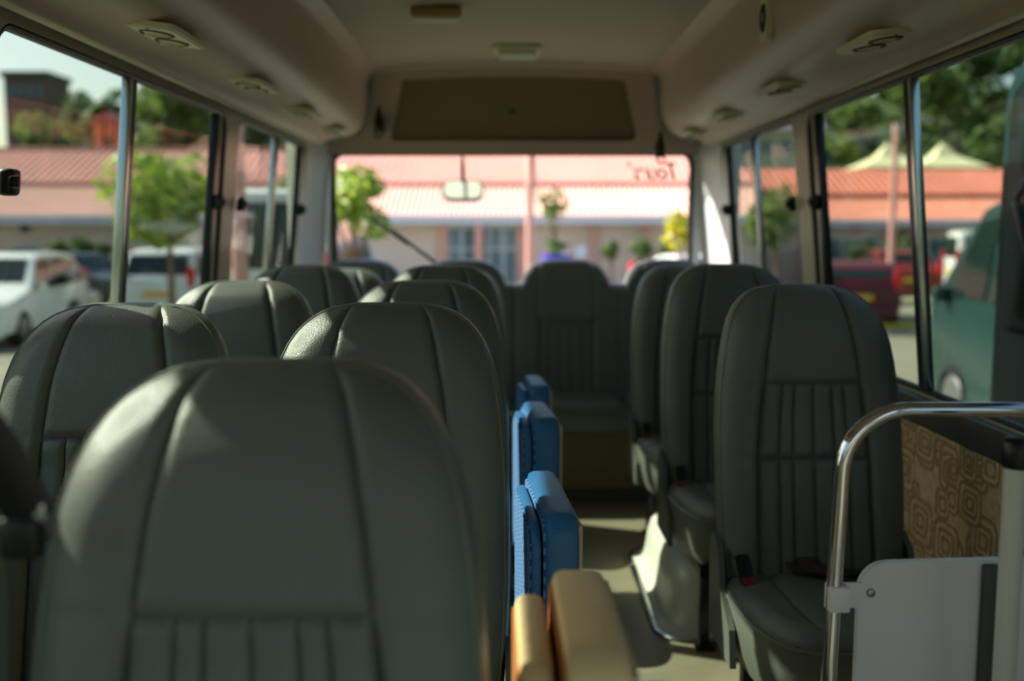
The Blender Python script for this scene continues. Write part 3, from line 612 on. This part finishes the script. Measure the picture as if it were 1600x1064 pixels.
# ------------------------------------------------------------------ buildings
def sheet(x0, x1, ya, za, yb, zb, pitch, amp):
    n = int((x1-x0)/pitch); V = []; Fa = []
    for i in range(n+1):
        x = x0+i*pitch
        for dx, dz in ((0, 0), (pitch*.30, 0), (pitch*.42, amp), (pitch*.60, amp), (pitch*.72, 0)):
            V += [(x+dx, ya, za+dz), (x+dx, yb, zb+dz)]
    m = len(V)//2; return V, [(2*i, 2*i+2, 2*i+3, 2*i+1) for i in range(m-1)]
def stuff(o): o['kind'] = 'stuff'; return o
mb = thing('shop_building', 'long low building with pink ribbed roof and glazed entrance seen through the rear window', 'building', (0, 31, GZ))
def z_(z): return z-GZ
X0, X1 = -34, 8.1
obj('wall', box(X0+.6, X1, 0, 6, 0, z_(1.62)), 'bwall', mb)
obj('lower_roof', join(sheet(X0, X1, -.5, z_(1.60), 2.2, z_(2.66), .17, .035), box(X0, X1, 2.15, 2.25, z_(2.60), z_(2.74))), 'roof2', mb)
obj('upper_roof', sheet(X0, X1, 2.0, z_(2.70), 5.0, z_(3.98), .26, .05), 'roof', mb)
obj('ridge_cap', tube([(X0, 5.0, z_(4.0)), (X1, 5.0, z_(4.0))], .09, 6), 'ridge', mb)
obj('rear_slope', ([(X0, 5, z_(3.97)), (X1, 5, z_(3.97)), (X1, 10, z_(2)), (X0, 10, z_(2))], [(0, 1, 2, 3)]), 'roof', mb)
obj('gutter', box(X0, X1, -.62, -.48, z_(1.34), z_(1.62), .03), 'gutter', mb)
obj('soffit', box(X0, X1, -.5, 0, z_(1.36), z_(1.42)), 'gutter', mb)
def BX(px, Y=31): return at(px, 400, Y).x
xa, xb = BX(700), BX(808)
en = obj('entrance', box(xa, xb, -.04, .02, .05, z_(1.30)), 'bframe', mb)
for i in range(5):
    wd = (xb-xa)/5
    for (lo, hi) in ((.12, 1.35), (1.42, 2.0)): obj('pane', box(xa+i*wd+.05, xa+(i+1)*wd-.05, -.07, -.03, lo, hi), 'bglass', en)
for px in (692, 814, 927, 1010, 548): obj('pilaster', box(BX(px)-.14, BX(px)+.14, -.12, .02, 0, z_(1.34)), 'pil', mb)
for px in (748,): obj('column', tube([(BX(px, 30.6), -.42, 0), (BX(px, 30.6), -.42, z_(1.36))], .13, 12), 'pinkpost', mb, True)
for px in (40, -60, -190, 250, 420):
    f_ = obj('window_frame', box(BX(px)-.42, BX(px)+.42, -.06, .02, .75, 1.45), 'bframe', mb)
    for s in (0, 1): obj('pane', box(BX(px)-.38+s*.39, BX(px)-.02+s*.39, -.08, -.05, .79, 1.41), 'bglass', f_)
obj('wall_vent', box(BX(42)-.12, BX(42)+.12, -.08, .02, 1.9, 2.14, .01), 'rail', mb)
rbd = thing('terracotta_building', 'long building with terracotta sheet roof behind the right-hand windows', 'building', (0, 34, GZ))
obj('wall', box(8.6, 44, 0, 5, 0, z_(1.45)), 'bwall', rbd)
obj('lower_roof', sheet(8.2, 44, -.6, z_(1.50), 1.8, z_(2.35), .2, .035), 'roof4', rbd)
obj('upper_roof', join(sheet(8.2, 44, 1.6, z_(2.42), 4.0, z_(3.42), .26, .05), box(8.2, 44, 1.6, 1.75, z_(2.3), z_(2.45))), 'roof3', rbd)
obj('rear_slope', ([(8.2, 4, z_(3.42)), (44, 4, z_(3.42)), (44, 7.8, z_(2)), (8.2, 7.8, z_(2))], [(0, 1, 2, 3)]), 'roof3', rbd)
obj('gutter', box(8.2, 44, -.75, -.6, z_(1.28), z_(1.52), .03), 'gutter', rbd)
for k in range(9):
    x = 10+k*3.6; obj('column', tube([(x, -.4, 0), (x, -.4, z_(1.3))], .12, 10), 'pil', rbd, True)
    f_ = obj('window_frame', box(x+.8, x+2.6, -.06, .02, .5, 1.7), 'bframe', rbd)
    for s in range(3): obj('pane', box(x+.85+s*.58, x+1.38+s*.58, -.09, -.05, .55, 1.65), 'bglass', f_)
tr = thing('marquee', 'cream peaked tent roof behind the terracotta roof', 'tent', (at(1425, 262, 44).x, 44, GZ))
zt0, zt1 = at(1400, 264, 44).z-GZ, at(1400, 222, 44).z-GZ
for dx in (-1.1, 1.3):
    obj('canopy', ([(dx-1.5, -1.5, zt0), (dx+1.5, -1.5, zt0), (dx+1.5, 1.5, zt0), (dx-1.5, 1.5, zt0), (dx, 0, zt1), (dx-.5, -.5, zt0+.45*(zt1-zt0)), (dx+.5, -.5, zt0+.45*(zt1-zt0)), (dx+.5, .5, zt0+.45*(zt1-zt0)), (dx-.5, .5, zt0+.45*(zt1-zt0))],
        [(0, 1, 6, 5), (1, 2, 7, 6), (2, 3, 8, 7), (3, 0, 5, 8), (5, 6, 4), (6, 7, 4), (7, 8, 4), (8, 5, 4)]), 'tent', tr)
    for ax in (-1.4, 1.4): obj('tent_pole', tube([(dx+ax, -1.4, 0), (dx+ax, -1.4, zt0+.02)], .05, 8), 'tent', tr)
p = at(1195, 222, 48); gb = thing('green_roofed_hall', 'pale green hall rising behind the terracotta roof, near the rear right pillar', 'building', (p.x, 48, GZ))
obj('wall', box(-4.2, 2.6, 0, 6, 0, z_(p.z+.6)), 'green_roof', gb); obj('roof', prism([(-4.5, z_(p.z+.5)), (2.9, z_(p.z+.5)), (2.6, z_(p.z+1.1)), (-4.2, z_(p.z+1.1))], -.4, 6.4, 'y'), 'gutter', gb)
for k in range(7): obj('window_frame', box(-3.9+k*.92, -3.3+k*.92, -.06, 0, z_(p.z-.5), z_(p.z+.1)), 'bglass', gb)
# hill behind the roofs
nx_, ny_ = 70, 30; V = []
for i in range(nx_+1):
    for j in range(ny_+1):
        x = -75+150*i/nx_; y = 40+70*j/ny_; s = min(1, (y-40)/45); sm = s*s*(3-2*s)
        lo = 8.3+2.2*math.sin(x*.07+1)+1.2*math.sin(x*.19)+ (5 if x > 8 else 0)*min(1, max(0, (x-8)/14))
        if x < -27: lo *= max(.55, 1-(-27-x)*.03)
        if x < 0: q_ = min(1, max(0, (x+30)/4)); lo += 7*q_*q_*(3-2*q_)
        V.append((x, y, GZ+sm*lo+.25*math.sin(x*.9+y*.6)))
m_ = ny_+1
def hz(x, y):
    s = min(1, (y-40)/45); sm = s*s*(3-2*s); lo = 8.3+2.2*math.sin(x*.07+1)+1.2*math.sin(x*.19)+(5 if x > 8 else 0)*min(1, max(0, (x-8)/14))
    if x < -27: lo *= max(.55, 1-(-27-x)*.03)
    if x < 0: q_ = min(1, max(0, (x+30)/4)); lo += 7*q_*q_*(3-2*q_)
    return GZ+sm*lo
struct('hill', (V, [(i*m_+j, (i+1)*m_+j, (i+1)*m_+j+1, i*m_+j+1) for i in range(nx_) for j in range(ny_)]), 'soil', None, True)
def crown(seed, n, rx_, rz_, ls, clumps=9):
    g = np.random.default_rng(seed); cs = []
    for k in range(clumps):
        a = g.uniform(0, 2*math.pi); r_ = g.uniform(.15, .75); cs.append((math.cos(a)*r_*rx_*.75, math.sin(a)*r_*rx_*.75, g.uniform(-.6, .7)*rz_, g.uniform(.35, .6)*rx_))
    V = []; Fa = []
    for i in range(n):
        c = cs[i % clumps]; d = g.normal(size=3); d /= np.linalg.norm(d); r_ = c[3]*g.uniform(.75, 1.05)
        p_ = np.array(c[:3])+d*r_*np.array([1, 1, .85]); nn = d+g.normal(size=3)*.6; nn /= np.linalg.norm(nn)
        a_ = np.cross(nn, [.3, .2, .9]); a_ /= np.linalg.norm(a_); b_ = np.cross(nn, a_); s = ls*g.uniform(.6, 1.3); k = len(V)
        V += [tuple(p_-a_*s), tuple(p_-b_*s*.6), tuple(p_+a_*s), tuple(p_+b_*s*.6)]; Fa.append((k, k+1, k+2, k+3))
    return V, Fa
def tree(name, loc, h, rx_, rz_, leaf, label, cat='tree', group=None, n=900, ls=.28, seed=1, tr_=.14):
    t = thing(name, label, cat, loc, 0, group)
    t_h = h-rz_
    obj('trunk', join(tube([(0, 0, -.2), (.06*h/5, 0, t_h*.5), (-.03*h/5, .05, t_h), (0, 0, h-rz_*.6)], [tr_, tr_*.8, tr_*.6, tr_*.3], 8), tube([(0, 0, t_h*.7), (rx_*.5, .1, t_h+rz_*.3)], [tr_*.5, tr_*.2], 6), tube([(0, 0, t_h*.75), (-rx_*.5, -.1, t_h+rz_*.4)], [tr_*.5, tr_*.2], 6)), 'bark', t, True)
    c = obj('crown', move(crown(seed, n, rx_, rz_, ls), 0, 0, t_h+rz_*.35), leaf, t); return t
protos = [tree('hill_tree', (0, 50, 0), 5.4, 2.1, 2.2, lf, lb, 'tree', gp_, 1300, .30, sd_) for lf, lb, gp_, sd_ in (
    ('leaf1', 'dark green bushy tree on the wooded hillside above the roofs', 'dark trees on the hillside', 11),
    ('leaf2', 'mid green bushy tree on the wooded hillside above the roofs', 'mid green trees on the hillside', 12),
    ('leaf2', 'mid green bushy tree on the wooded hillside above the roofs', 'mid green trees on the hillside', 13))]
first = [True]*3; spots = []
def free(x, y): return all(math.hypot(x-a, y-b) > 3.9 for a, b in spots) and not (8 < x < 17 and y > 44 and y < 57) and not (12 < x < 22 and y < 46) and not (-20 < x < -13.5 and y < 47)
for row, (y, st) in enumerate(((45, 1.6), (49, 1.6), (53.5, 1.6), (58.5, 1.8), (64, 1.8), (71, 2.2))):
    x = -36
    while x < 44:
        pxl = 790+x/y*1556; q = (x+random.uniform(-.8, .8), y+random.uniform(-1.5, 1.5))
        if not (500 < pxl < 1100) and -120 < pxl < 1760 and free(*q): spots.append(q)
        x += st
for i, (x, y) in enumerate(spots):
    k = 0 if x > 6 and random.random() < .75 else random.choice((0, 1, 2))
    if x < -.425*y and y > 52: continue
    t = protos[k] if first[k] else copy_tree(protos[k]); first[k] = False
    s = random.uniform(.85, 1.05)*(.85 if y < 48 else 1); t.location = (x, y, hz(x, y)-.3); t.scale = (s, s, s*random.uniform(.9, 1.15)); t.rotation_euler = (0, 0, random.uniform(0, 6.28))
    sd_ = 'left' if x < 0 else 'right'; kd_ = 'dark green' if k == 0 else 'mid green'
    t['label'] = kd_+' bushy tree on the wooded hillside above the roofs in the '+sd_+' windows'; t['group'] = kd_+' hillside trees outside the '+sd_+' windows'
p = at(40, 140, 80); hb = thing('hillside_block', 'brown flat-roofed block high on the hill at the top left', 'building', (p.x, 80, p.z-1.6))
obj('wall', box(-1.7, 1.7, 0, 4, -4, 2.6), 'brick', hb); obj('roof', box(-1.9, 1.9, -.2, 4.2, 2.6, 3.0), 'rail', hb)
for k in range(4): obj('window_frame', box(-1.4+k*.78, -.95+k*.78, -.05, 0, 1.0, 1.9), 'bglass', hb)
p = at(178, 205, 43); ho = thing('orange_house', 'small orange-walled house among the hillside trees on the left', 'house', (p.x, 42.3, p.z-.6))
obj('wall', box(-.55, .55, 0, 1.4, -2.2, .9), 'orange', ho); obj('roof', prism([(-.75, .85), (.75, .85), (0, 1.35)], -.15, 1.5, 'y'), 'ridge', ho); obj('door', box(-.15, .15, -.03, 0, -.6, .3), 'rail', ho)
# street trees and shrubs
p = at(565, 345, 12.5); tree('young_tree', (p.x-.1, 12.5, GZ), 2.62, .52, .55, 'leaf3', 'bright yellow-green young tree behind the left end of the rear window', 'tree', None, 700, .075, 21, .05)
p = at(262, 350, 19); tree('street_tree', (p.x, 19, GZ), 3.0, 1.25, .72, 'leaf3', 'spreading light green tree behind the white hatchback', 'tree', None, 1300, .12, 22, .08)
p = at(445, 330, 20); tree('street_tree', (p.x, 20, GZ), 3.0, .6, .9, 'leaf2', 'narrow green tree seen in the last left side window', 'tree', None, 700, .1, 26, .06)
p = at(865, 330, 24); tree('thin_tree', (p.x, 24, GZ), 2.9, .42, .5, 'leaf2', 'thin olive tree in front of the gutter, near the centre', 'tree', None, 220, .08, 23, .05)
p = at(1068, 370, 17); tree('flowering_shrub', (p.x, 17, GZ), 2.15, .42, .4, 'leaf4', 'yellow flowering shrub at the right end of the rear window', 'shrub', None, 420, .07, 24, .04)
p = at(1215, 350, 20); tree('street_tree', (p.x, 20, GZ), 2.5, .8, .5, 'leaf2', 'light green tree behind the last right side window', 'tree', None, 700, .1, 25, .06)
for i, (px, py, Y, r_) in enumerate(((955, 395, 29.6, .42), (1000, 393, 29.6, .40), (1043, 397, 29.6, .38), (130, 392, 29.5, .42), (92, 392, 29.5, .30), (166, 395, 29.5, .30), (1350, 405, 32, .6), (1420, 400, 32, .7))):
    p = at(px, py, Y); tree('dark_shrub', (p.x, Y, GZ), p.z-GZ+r_*.6, r_, r_*.55, 'leaf1', ['dark shrub against the wall, left one of three near the rear window centre-right', 'dark shrub against the wall, middle of three', 'dark shrub against the wall, beside the yellow flowering shrub', 'dark shrub below the left windows, middle of three', 'dark shrub below the left windows, nearest the wall vent', 'dark shrub below the left windows, third along towards the light green tree', 'dark shrub behind the red car', 'dark shrub beside the pink lamp post'][i], 'shrub', None, 260, .1, 40+i, .05)
p = at(870, 412, 22); pu = thing('planter', 'violet planter with a green bush near the entrance', 'planter', (p.x, 22, GZ))
obj('tub', lathe([(0, 0), (.24, 0), (.34, 1.46), (.30, 1.46), (.2, 1.3)], 20), 'purple', pu, True); obj('bush', move(crown(5, 200, .24, .2, .06), 0, 0, 1.6), 'leaf1', pu)
p = at(908, 393, 26); sg = thing('round_sign', 'small pale blue round sign on a post before the wall', 'sign', (p.x, 26, GZ))
obj('sign_post', tube([(0, .03, 0), (0, .03, p.z-GZ)], .03, 8), 'hub', sg); obj('disc', lathe([(0, -.02), (.15, -.02), (.15, 0), (0, 0)], 24, (0, 0, p.z-GZ), 'y'), 'sign', sg, True)
for px, Y, top, w_, lb in ((828, 25, 5.2, .11, 'tall pink lamp post dividing the view through the rear window'), (1392, 27, 4.0, .09, 'tall pink lamp post seen in the right window, beside the chrome divider'), (375, 9.0, 3.3, .075, 'pink post in front of the white van on the left, added in place of a window reflection')):  # last post is added, imitating the pinkish part of a reflection in the left glass
    p = at(px, 400, Y); t = thing('lamp_post', lb, 'lamp post', (p.x, Y, GZ))
    obj('shaft', tube([(0, 0, 0), (0, 0, 1), (0, 0, top-GZ)], [w_*1.25, w_, w_*.8], 12), 'pinkpost', t, True); obj('footing', lathe([(w_*2.6, 0), (w_*2.4, .14), (w_, .2)], 14), 'pinkpost', t, True)
    obj('lamp_head', join(tube([(0, 0, top-GZ-.05), (.25, 0, top-GZ+.1), (.6, 0, top-GZ+.12)], .03, 8), box(.5, .95, -.1, .1, top-GZ+.06, top-GZ+.16, .03)), 'hub', t, True)
# ------------------------------------------------------------------ vehicles
def car(name, label, cat, loc, rz, L, W, H, paint, prof, belt, sidewins, front_glass, rear_glass, wheel_r=.31, axles=None, plate_y=None, group=None):
    """prof: closed side outline (y along, z up), y=0 at the nose, y=L at the tail"""
    t = thing(name, label, cat, loc, rz, group)
    def hw_(z): 
        k = max(0, (z-belt)/(H-belt)); return W/2*(1-.20*k**1.3)-(.03*W if z < .3 else 0)
    n = len(prof); cy = L/2; cz = H*.5; V = []; st = [(-1, .965), (-.96, .99), (-.85, 1), (.85, 1), (.96, .99), (1, .965)]
    for u, s in st:
        for y, z in prof:
            zz = cz+(z-cz)*s; V.append((u*hw_(zz), cy+(y-cy)*s-L/2, zz))
    Fa = [(r_*n+i, r_*n+(i+1) % n, (r_+1)*n+(i+1) % n, (r_+1)*n+i) for r_ in range(5) for i in range(n)]+[tuple(range(n)), tuple(5*n+i for i in range(n))]
    obj('body', (V, Fa), paint, t, True, 35)
    for s in (-1, 1):
        for wpoly in sidewins:
            nn = len(wpoly); vv = [(s*(hw_(z)*1.0+.002), y-L/2, z) for y, z in wpoly]+[(s*(hw_(z)-.05), y-L/2, z) for y, z in wpoly]
            obj('side_window', (vv, [tuple(range(nn)), tuple(range(nn, 2*nn))]+[(i, (i+1) % nn, nn+(i+1) % nn, nn+i) for i in range(nn)]), 'g_dark', t)
    def endglass(q, nm, outw):
        (ya, za), (yb, zb) = q; wa_, wb = hw_(za)*.86, hw_(zb)*.84; o = .012*outw
        vv = [(-wa_, ya-L/2+o, za), (wa_, ya-L/2+o, za), (wb, yb-L/2+o, zb), (-wb, yb-L/2+o, zb)]; vv += [(a_, b_-o*3, c_) for a_, b_, c_ in vv]
        obj(nm, (vv, [(0, 1, 2, 3), (4, 5, 6, 7), (0, 1, 5, 4), (1, 2, 6, 5), (2, 3, 7, 6), (3, 0, 4, 7)]), 'g_dark', t)
    endglass(front_glass, 'windscreen', -1); endglass(rear_glass, 'rear_window', 1)
    for s in (-1, 1):
        for ay in (axles or (L*.19, L*.80)):
            wh = obj('wheel', lathe([(0, -.1), (wheel_r*.96, -.1), (wheel_r, -.07), (wheel_r, .07), (wheel_r*.96, .1), (0, .1)], 24, (s*(W/2-.10), ay-L/2, wheel_r), 'x'), 'tyre', t, True)
            obj('hub_cap', lathe([(0, .115), (wheel_r*.3, .12), (wheel_r*.62, .106), (wheel_r*.66, .095)] if s > 0 else [(0, -.115), (wheel_r*.3, -.12), (wheel_r*.62, -.106), (wheel_r*.66, -.095)], 18, (s*(W/2-.10), ay-L/2, wheel_r), 'x'), 'hub', wh, True)
        zl = belt*.78
        obj('headlamp', box(min(s*W*.28, s*W*.46), max(s*W*.28, s*W*.46), -L/2-.015, -L/2+.18, zl-.09, zl+.07, .03), 'lamp_clear', t, True)
        zt_ = belt*1.02
        obj('tail_lamp', box(min(s*W*.405, s*W*.485), max(s*W*.405, s*W*.485), L/2-.16, L/2+.012, zt_-.16, zt_+.26, .02), 'lamp_red', t, True)
        obj('door_mirror', box(min(s*W*.49, s*(W*.49+.17)), max(s*W*.49, s*(W*.49+.17)), front_glass[0][0]-L/2+.22, front_glass[0][0]-L/2+.34, belt-.02, belt+.13, .03), paint, t, True)
    obj('front_bumper', box(-W*.46, W*.46, -L/2-.05, -L/2+.15, .2, .46, .05), paint, t, True); obj('rear_bumper', box(-W*.46, W*.46, L/2-.15, L/2+.05, .2, .46, .05), paint, t, True)
    obj('grille', box(-W*.22, W*.22, -L/2-.012, -L/2+.05, belt*.6, belt*.78, .01), 'black', t)
    obj('number_plate', box(-.26, .26, L/2+.0, L/2+.03, belt*.62, belt*.62+.12), 'plate', t); obj('number_plate', box(-.26, .26, -L/2-.06, -L/2-.04, .3, .42), 'plate', t)
    return t
def hatch(name, label, loc, rz, paint, L=4.1, W=1.69, H=1.52):
    b = .92
    prof = [(.05, .25), (0, .45), (.04, .66), (.16, .78), (L*.24, b+.02), (L*.27, b+.05), (L*.42, H-.06), (L*.50, H), (L*.78, H-.01), (L*.90, H-.08), (L*.985, b+.05), (L, b-.05), (L, .5), (L-.04, .25)]
    sw = [[(L*.31, b+.03), (L*.43, H-.12), (L*.57, H-.09), (L*.57, b+.03)], [(L*.59, b+.03), (L*.59, H-.09), (L*.76, H-.10), (L*.76, b+.04)], [(L*.78, b+.05), (L*.78, H-.11), (L*.87, H-.16), (L*.915, b+.10)]]
    return car(name, label, 'car', loc, rz, L, W, H, paint, prof, b, sw, ((L*.285, b+.09), (L*.41, H-.08)), ((L*.975, b+.09), (L*.915, H-.13)))
def sedan(name, label, loc, rz, paint, L=4.4, W=1.7, H=1.40):
    b = .88
    prof = [(.05, .25), (0, .42), (.04, .62), (.18, .74), (L*.26, b), (L*.30, b+.03), (L*.42, H-.05), (L*.50, H), (L*.66, H-.02), (L*.72, H-.08), (L*.82, b+.07), (L*.97, b+.03), (L, b-.1), (L, .45), (L-.04, .25)]
    sw = [[(L*.33, b+.03), (L*.43, H-.11), (L*.54, H-.08), (L*.54, b+.03)], [(L*.56, b+.03), (L*.56, H-.08), (L*.67, H-.09), (L*.76, b+.06)]]
    return car(name, label, 'car', loc, rz, L, W, H, paint, prof, b, sw, ((L*.31, b+.06), (L*.41, H-.07)), ((L*.81, b+.09), (L*.73, H-.10)))
def van(name, label, loc, rz, paint, L=4.6, W=1.75, H=2.1, cat='van'):
    b = H*.56
    prof = [(.05, .28), (0, .5), (.02, .9), (.12, b-.05), (.22, b+.03), (.88, H-.10), (1.15, H-.02), (1.4, H), (L-.25, H), (L-.08, H-.06), (L-.02, b), (L, .7), (L, .45), (L-.04, .28)]
    e = (L-1.0)/3; sw = [[(.52, b+.04), (.93, H-.24), (1.30, H-.18), (1.30, b+.04)]]+[[(1.05+k*e+.35, b+.04), (1.05+k*e+.35, H-.18), (1.05+(k+1)*e+.25, H-.18), (1.05+(k+1)*e+.25, b+.04)] for k in range(2)]+[[(1.05+2*e+.35, b+.04), (1.05+2*e+.35, H-.18), (L-.22, H-.18), (L-.20, b+.04)]]
    return car(name, label, cat, loc, rz, L, W, H, paint, prof, b, sw, ((.27, b+.08), (.82, H-.14)), ((L-.025, b+.08), (L-.07, H-.18)), .33, (.75, L-.85))
p = at(55, 460, 16.8); hatch('parked_car', 'white car with dark side glass at the left edge, below the ribbed roof', (at(0, 400, 18.3).x, 18.3, GZ), R(5), 'white', 4.3, 1.75, 1.56)
p = at(253, 430, 21.5); hatch('parked_car', 'white hatchback seen from behind, with red tail lamps and a yellow plate', (p.x, 23.0, GZ), R(180), 'white', 3.9, 1.68, 1.58)
p = at(118, 420, 26.0); sedan('parked_car', 'dark teal car mostly hidden behind the white car at the left edge', (p.x, 26.0, GZ), R(70), 'dark_paint')
p = at(425, 380, 13); van('parked_van', 'tall white van added outside in place of the pale reflection in the last left windows', (p.x, 14.9, GZ), R(180), 'white', 4.2, 1.7, 2.52)  # added van: stands in for a pale reflection on the left glass
p = at(1338, 440, 23.0); hatch('parked_car', 'dark red car in the right window, behind the nearest single seat', (p.x-.5, 21.8, GZ), R(165), 'red_paint', 3.7, 1.62, 1.32)
p = at(1405, 440, 28.6); sedan('parked_car', 'orange-red car with glinting lamps beside the pink lamp post', (p.x+.2, 29.6, GZ), R(172), 'orange_paint')
p = at(1082, 415, 23.5); sedan('parked_car', 'white car at the lower right end of the rear window', (p.x+.3, 24, GZ), R(20), 'white')
p = at(1470, 440, 30.2); van('parked_van', 'pale van far behind the chrome window divider', (p.x+2.2, 29.4, GZ), R(80), 'white', 4.4, 1.7, 1.95)
van('parked_van', 'teal van with sloping front parked beyond the right window', (5.4, 8.30, GZ), R(180), 'teal', 4.7, 1.8, 2.3)
mbz = thing('parked_minibus', 'dark teal minibus parked close alongside at the right edge', 'minibus', (2.82, 2.0, GZ))
obj('body', fmap(box(-1.0, 1.0, -1.85, 1.80, .35, 2.68, .14, 4), lambda x, y, z: (x*(1-.05*max(0, (z-1.4)/1.3)), y, z)), 'dteal', mbz, True)
for k in range(2):
    y0_ = 1.73-1.46*(k+1); y1_ = y0_+1.40
    f_ = obj('window_frame', prism(rrect(y0_, y1_, 1.20, 2.57, .14), -1.005, -.96, 'x'), 'teal', mbz)
    obj('pane', prism(rrect(y0_+.05, y1_-.05, 1.25, 2.52, .11), -1.012, -.97, 'x'), 'g_dark', f_)
for s in (-1, 1):
    for ay in (-1.2, 1.2): wh = obj('wheel', lathe([(0, -.11), (.36, -.11), (.38, -.08), (.38, .08), (.36, .11), (0, .11)], 24, (s*.87, ay, .38), 'x'), 'tyre', mbz, True)
obj('mirror_arm', tube([(-.99, 1.5, 2.2), (-1.08, 1.42, 2.1), (-1.08, 1.30, 1.9)], .014, 8), 'black', mbz, True)
obj('roof_gutter', box(-.97, -.93, -1.75, 1.7, 2.55, 2.58), 'teal', mbz)
